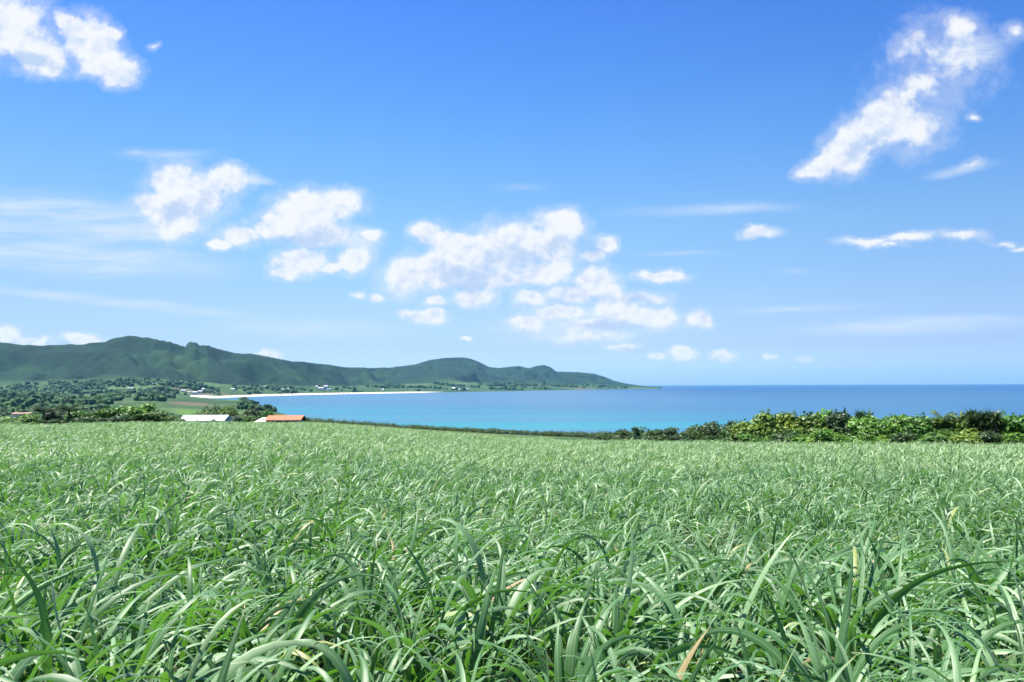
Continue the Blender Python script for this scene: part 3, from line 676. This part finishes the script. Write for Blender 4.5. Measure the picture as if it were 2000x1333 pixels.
place(1240,826,14,134,PA[0],'screw_pine','small spiky screw pine standing out of the dark scrub','screw pine','dark scrub between the field and the sea')
place(1426,812,14,136,PA[1],'screw_pine','spiky screw pine just left of the yellow shrubs','screw pine','dark scrub between the field and the sea')
G2 = 'trees behind the left edge of the cane field'
LEFT = [(85,783,26,150,PL[0],'palm','leftmost dark palm of the tree row','palm'),(108,799,24,154,BU['dark'][0],'tree','dark round tree between the two dark palms','tree'),
 (134,779,28,150,PL[1],'palm','tall dark palm standing second in the tree row','palm'),(158,797,26,152,BU['green'][1],'tree','grey green tree just right of the tall palm','tree'),
 (186,794,28,153,BU['dark'][1],'tree','dark tree with a drooping crown in the left half of the row','tree'),(212,790,28,151,BU['green'][0],'tree','rounded green tree at the centre of the row','tree'),
 (240,790,26,154,BU['dark'][2],'tree','dark tree with a pointed top near the centre','tree'),(268,784,24,151,BU['bright'][1],'tree','tallest yellow green tree of the row','tree'),
 (268,800,26,148,PLY,'palm','leaning green palm before the tallest tree','palm'),(296,797,26,150,BU['green'][2],'tree','bright green tree right of the tallest one','tree'),(320,806,24,149,BU['green'][0],'tree','low tree at the right end of the row','tree'),(342,812,18,150,BU['bright'][2],'tree','small pale tree left of the white roof','tree'),
 (66,808,22,148,BU['green'][1],'tree','small green tree at the left end of the row','tree'),(95,812,22,144,PL[0],'palm','low young palm with browned fronds','palm'),(175,808,26,146,BU['dark'][2],'tree','low dark tree before the grey green one','tree'),(225,806,28,146,BU['dark'][0],'tree','low dark tree before the rounded green one','tree'),
 (44,803,26,160,BU['bright'][0],'tree','low bright bush left of the row','bush'),(10,819,28,147,BU['green'][2],'tree','low green bush at the left edge of the picture','bush'),(-30,812,34,147,BU['green'][0],'tree','green tree just past the left picture edge','tree')]
for (px, yt, hw, r, pr, nm, lb, ct) in LEFT:
    place(px, yt, hw * 1.2, r, pr, 'bush' if ct == 'bush' else nm, lb, ct, G2)
G3 = 'trees round the farm buildings'
MID = [(412,797,24,310,FA['green'][0],'flat topped green tree behind the white roof'),(432,786,24,330,FA['dark'][0],'dark tree rising left of the shore point'),(456,788,26,325,FA['green'][1],'broad green tree between the roofs and the bay'),
 (478,795,22,320,FA['dark'][1],'dark tree sloping down to the bay'),(503,793,18,300,FA['dark'][2],'pointed dark tree left of the orange roof'),(519,795,12,300,FA['green'][2],'narrow tree against the water beside the pointed one'),
 (466,806,22,260,FA['dark'][0],'low dark tree beside the white gable'),(490,806,22,262,FA['green'][0],'low tree between the two farm roofs'),(594,808,12,215,FA['dark'][1],'small dark tree at the right end of the orange roof'),
 (608,814,10,218,FA['green'][1],'last little tree on the slope right of the orange roof'),(626,817,12,225,FA['dark'][2],'tiny dark bush where the scrub line begins')]
for (px, yt, hw, r, pr, lb) in MID: place(px, yt, hw * 1.25, r, pr, 'tree', lb, 'tree', G3)
place(388,814,5,170,FA['dark'][1],'sapling','left sapling before the white roof','sapling','saplings before the white roof')
place(417,812,7,170,FA['dark'][2],'sapling','right, larger sapling before the white roof','sapling','saplings before the white roof')

# low scrub on the seaward slope, one mass
vs, ts = [], []
g = np.random.default_rng(5)
for i in range(330):
    px = g.uniform(590, 1185); r = g.uniform(255, 292); yt = np.interp(px, [590, 640, 700, 800, 900, 1000, 1100, 1190], [816, 819, 823, 830, 836, 840.5, 843.5, 845]) + g.normal(0, 1.1) + (292 - r) * 0.05
    b = at(px, r); h = (z_pix(px, yt, r) - b.z) * 1.15; rw = g.uniform(1.1, 2.3)
    ls = [(b.x + g.normal(0, rw * .4), b.y + g.normal(0, rw * .4), b.z + h * .5, rw * g.uniform(.6, 1), rw * .9, max(h, .6) * .5) for _ in range(3)]
    V, Q, T_ = crown(ls, 330, .34, g); vs.append((V, Q)); ts.append(T_)
V, Q = join(vs); me = np_mesh('coastal_scrub', V, Q, {'tint': np.concatenate(ts)}, smooth=False)
tag(link('coastal_scrub', me, M['scrub']), 'low dark green scrub along the slope above the turquoise water', 'scrub', kind='stuff')

# ------------------------------------------------------------------ woods on the plain
ico_v, ico_f = None, None
import bmesh
bm = bmesh.new(); bmesh.ops.create_icosphere(bm, subdivisions=2, radius=1.0); bm.verts.ensure_lookup_table()
ico_v = np.array([v_.co[:] for v_ in bm.verts]); ico_f = np.array([[v_.index for v_ in f_.verts] for f_ in bm.faces]); bm.free()
g = np.random.default_rng(11); n = 60000
az = g.uniform(az_of(-80), az_of(1225), n); r = np.exp(g.uniform(math.log(430), math.log(9000), n))
fs = f_fs(az); rr_ = f_ridge_r(az); nc = f_nc(az); left = f_left(az)
dry = (left > .3) | (r > fs + 110) | (r < nc - 25)
x = r * np.sin(az); y = r * np.cos(az)
belt = fbm(x / 420, y / 80, 3, 141); th = (r - fs) / (rr_ - fs)
thr = np.where(th > .18, 0.56, 0.632) - 0.06 * (th < .05) * (left < .5)
ok = dry & (belt > thr) & (th < 0.30) & ~((az > az_of(540)) & (r < nc + 50)) & (np.abs(r - 1480) + 1e5 * (np.abs(az - az_of(372)) > .03) > 190)
ok &= ~((np.abs(az - az_of(368)) < .016) & (r > 820) & (r < 1180))
ok &= ~((az > az_of(340)) & (az < az_of(470)) & (r > 600) & (r < fs + 60))
az, r, x, y = az[ok][:9000], r[ok][:9000], x[ok][:9000], y[ok][:9000]; n = len(az); z = height(az, r)
rad = g.uniform(2.6, 6.8, n) * np.interp(r, [400, 2000, 6000], [.7, 1.1, 2.0]); hh = rad * g.uniform(.75, 1.15, n)
def crowns(x, y, z, rad, hh, g):
    n = len(x); Vc = ico_v[None] * (1 + .22 * g.normal(size=(n, len(ico_v), 1)))
    Vc = Vc * np.stack([rad, rad, hh], -1)[:, None] + np.stack([x, y, z + hh * .75], -1)[:, None]
    Fc = ico_f[None] + (np.arange(n) * len(ico_v))[:, None, None]
    return Vc.reshape(-1, 3), Fc.reshape(-1, 3)
V, Q = crowns(x, y, z, rad, hh, g)
tt = np.repeat(np.clip(g.normal(.45, .22, n), 0, 1), len(ico_v))
m_wood = fol_mat('woodland_leaves', (0.009, 0.027, 0.007), (0.019, 0.054, 0.012), (0.040, 0.085, 0.018), 0.0, 0.9)
me = np_mesh('woodland', V, Q, {'tint': tt}, smooth=False)
tag(link('woodland', me, m_wood), 'dark belts of woodland between the fields of the plain and up the hill foot', 'woodland', kind='stuff')

# ------------------------------------------------------------------ buildings
def hit(px, py, rmin=500, rmax=9500):
    rr2 = np.linspace(rmin, rmax, 6000); a, te = az_te(px, py); hz = height(np.full(6000, a), rr2); ok_ = hz > CAMZ + te * rr2
    return rr2[np.argmax(ok_)] if ok_.any() else None
def quads(vs_, fs_, name, mat, parent):
    me_ = bpy.data.meshes.new(name); me_.from_pydata(vs_, [], fs_); me_.materials.append(mat); me_.update()
    o = bpy.data.objects.new(name, me_); COL.objects.link(o); o.parent = parent; return o
def box(x0, x1, y0, y1, z0, z1):
    return [(x0,y0,z0),(x1,y0,z0),(x1,y1,z0),(x0,y1,z0),(x0,y0,z1),(x1,y0,z1),(x1,y1,z1),(x0,y1,z1)], [(0,3,2,1),(4,5,6,7),(0,1,5,4),(1,2,6,5),(2,3,7,6),(3,0,4,7)]
M['white'] = plain('white_paint', (0.60, 0.60, 0.60), .5, .8, (0.48, 0.50, 0.52))
M['whiteroof'] = plain('white_roof', (0.66, 0.68, 0.74), .5, .5, (0.50, 0.53, 0.60))
M['tile'] = plain('orange_tile', (0.42, 0.125, 0.055), .8, 1.2, (0.30, 0.085, 0.04))
M['pink'] = plain('faded_roof', (0.22, 0.13, 0.10), .8, 1.2, (0.16, 0.09, 0.07))
M['greyr'] = plain('grey_roof', (0.42, 0.43, 0.45), .7, 1.0, (0.30, 0.31, 0.33))
M['cream'] = plain('cream_wall', (0.62, 0.58, 0.50), .8, 1.0, (0.50, 0.46, 0.40))
M['glass'] = plain('dark_glass', (0.03, 0.04, 0.05), .15)
M['wood'] = plain('brown_wood', (0.13, 0.08, 0.05), .8, 2.0, (0.08, 0.05, 0.03))
def house(name, loc, rot, W_, D_, H, RH, wallm, roofm, label, cat='house', group=None, over=.35, win=3, door=True, hip=0.0):
    e = bpy.data.objects.new(name, None); COL.objects.link(e); e.location = loc; e.rotation_euler = (0, 0, rot); tag(e, label, cat, group)
    w2, d2 = W_ / 2, D_ / 2
    v_ = [(-w2,-d2,-1),(w2,-d2,-1),(w2,d2,-1),(-w2,d2,-1),(-w2,-d2,H),(w2,-d2,H),(w2,d2,H),(-w2,d2,H),(-w2,0,H+RH*(1-over/d2)-.02 if not hip else H),(w2,0,H+RH*(1-over/d2)-.02 if not hip else H)]
    quads(v_, [(0,1,5,4),(2,3,7,6),(1,2,6,9,5),(3,0,4,8,7)], 'wall', wallm, e)
    if RH > 0.01:
        a, b = w2 + over, d2 + over; zt = H + RH; zl = H - RH * over / d2; th_ = .18; hp = hip * W_
        v_ = []
        for dz_ in (0, th_): v_ += [(-a,-b,zl+dz_),(a,-b,zl+dz_),(a,b,zl+dz_),(-a,b,zl+dz_),(-a+hp,0,zt+dz_),(a-hp,0,zt+dz_)]
        f_ = [(6,7,11,10),(8,9,10,11),(1,0,4,5),(3,2,5,4),(0,1,7,6),(2,3,9,8)]
        f_ += [(7,8,11),(9,6,10),(1,5,2),(3,4,0),(1,2,8,7),(3,0,6,9)] if hip else [(1,5,11,7),(5,2,8,11),(3,4,10,9),(4,0,6,10)]
        quads(v_, f_, 'roof', roofm, e)
    else:
        quads(*box(-w2-.2, w2+.2, -d2-.2, d2+.2, H+.003, H+.35), 'roof', roofm, e)
    for k in range(win):
        xc = -w2 + W_ * (k + .5) / win; ww = min(.7, W_ / win * .3)
        if door and k == win // 2:
            quads(*box(xc-.45, xc+.45, -d2-.06, -d2-.003, 0, min(2.05, H-.1)), 'door', M['wood'], e); continue
        wo_ = quads(*box(xc-ww, xc+ww, -d2-.05, -d2-.003, H*.38, H*.80), 'window', M['glass'], e)
    return e
b = at(404, 215); zr = z_pix(404, 812.5, 215); hz = z_pix(404, 821.5, 215) - b.z
e = house('greenhouse', b, R(-20) - az_of(404), 11.3, 6.5, hz, zr - b.z - hz, M['white'], M['whiteroof'], 'long low farm shed with a white roof and open gable at its right', 'farm shed', None, .3, 5)
quads(*box(5.67, 5.75, -1.2, 1.2, 0.0, 2.2), 'gate', M['glass'], e)
b = at(560, 215); zr = z_pix(560, 813, 215); hz = z_pix(560, 820, 215) - b.z
e = house('farmhouse', b, R(-16) - az_of(556), 9.0, 6.5, hz, zr - b.z - hz, M['cream'], M['tile'], 'farmhouse with a bright orange tiled roof at the field edge', 'house', None, .4, 4)
v_ = [(-8.2,-2.6,hz-.5),(-4.6,-3.3,hz-.35),(-4.6,1.5,hz+.55),(-7.0,1.5,hz+.55)]
quads(v_ + [(a[0], a[1], a[2]-.12) for a in v_], [(0,1,2,3),(7,6,5,4),(0,4,5,1),(1,5,6,2),(2,6,7,3),(3,7,4,0)], 'porch_roof', M['cream'], e)
for q_ in ((-8.0,-2.5),(-5.0,-3.0)): quads(*box(q_[0]-.08, q_[0]+.08, q_[1]-.08, q_[1]+.08, -1, hz-.55), 'post', M['wood'], e)
b = at(47, 330); zr = z_pix(47, 806.5, 330); hz = z_pix(47, 809, 330) - b.z
house('house', b, R(8), 5.6, 4.5, hz, zr - b.z - hz, M['white'], M['pink'], 'little house with a faded pink roof behind the trees at far left', 'house', None, .35, 2)
HS = [(255,762,17,7,'white','greyr','lone pale house on the slope above the dark trees at left'),(358,765.5,12,6,'white','whiteroof','small white house left of the village above the beach end'),
 (371,768,18,5,'cream','greyr','long cream shed at the left of the village by the beach end'),(381,769.5,16,7,'white','whiteroof','brightest white house of the village by the beach end'),(391,768,15,8,'white','greyr','grey roofed house in the village by the beach end'),(397,766,9,13,'white','whiteroof','narrow tall white house at the right of that village'),
 (455,763,14,7,'white','whiteroof','single white house inland of the bright beach'),(553,764,12,9,'white','whiteroof','left white block of the pair behind the long beach'),(563,763.5,9,11,'cream','greyr','right narrow block of the pair behind the long beach'),
 (619,757.5,11,8,'white','whiteroof','small white house alone above the hamlet'),(627,762.5,24,13,'white','whiteroof','large white hotel block, left part of the hamlet'),(636,761,20,19,'white','greyr','highest block of the hamlet with a grey roof'),(643,763,16,9,'cream','greyr','low grey house at the right of the hamlet'),(656,762,9,8,'white','whiteroof','small white house right of the hamlet'),
 (886,762,18,13,'white','whiteroof','left white house under the far double hills'),(897,763,16,8,'cream','whiteroof','low pale house in the middle under the far hills'),(905,762.8,20,11,'white','whiteroof','long white house under the far hills'),(912,763,14,12,'white','greyr','right house of the four under the far hills'),
 (301,752,12,6,'white','whiteroof','tiny white house high on the left slope'),(518,757,12,6,'cream','greyr','tiny cream house by the pale fields under the ridge'),(748,763,12,8,'white','whiteroof','single white house near the middle of the beach')]
for px, py, W_, H_, wm, rm, lb in HS:
    r = hit(px, py, 900)
    if r is None: print('no hit', px, py); continue
    house('house', at(px, r), R(random.uniform(-35, 35)), W_, W_ * .6, H_ * .8, H_ * .25, M[wm], M[rm], lb, 'house', 'white houses on the far shore', .5, 3, False)

# headland rocks and trees one can tell apart on the plain
PT = [(318,768,18,'right tree of the dark pair at the end of the dark belt'),(308,768,16,'left tree of the dark pair at the end of the dark belt'),(296,778,12,'pale round tree on the light field'),(309,779,11,'second pale round tree on the light field'),(188,784,14,'lone tree in the middle of the light fields')]
for i, (px, py, rad_, lb) in enumerate(PT):
    r = hit(px, py, 700)
    if r is None: continue
    d_ = rad_ * r / 1600
    pr = FA['dark' if i < 2 else 'green'][i % 3]
    put_plant('tree', px, r, pr[0], pr[1], lb, 'tree', 'trees standing alone on the plain', (d_, d_, d_ * .8))

# ------------------------------------------------------------------ haze
hv, hf = box(-23500, 23500, -23500, 23500, -8.0, 430.0)
me = bpy.data.meshes.new('haze'); me.from_pydata(hv, [], hf); me.update()
m_h, t, out = new_mat('sea_air'); pv = t.new('ShaderNodeVolumePrincipled')
pv.inputs['Color'].default_value = (0.22, 0.60, 0.98, 1); pv.inputs['Density'].default_value = 2.5e-5; pv.inputs['Anisotropy'].default_value = 0.2
t.put(out.inputs['Volume'], pv.outputs[0])
tag(link('haze', me, m_h), 'thin blue sea air that pales the far hills', 'haze', kind='stuff')
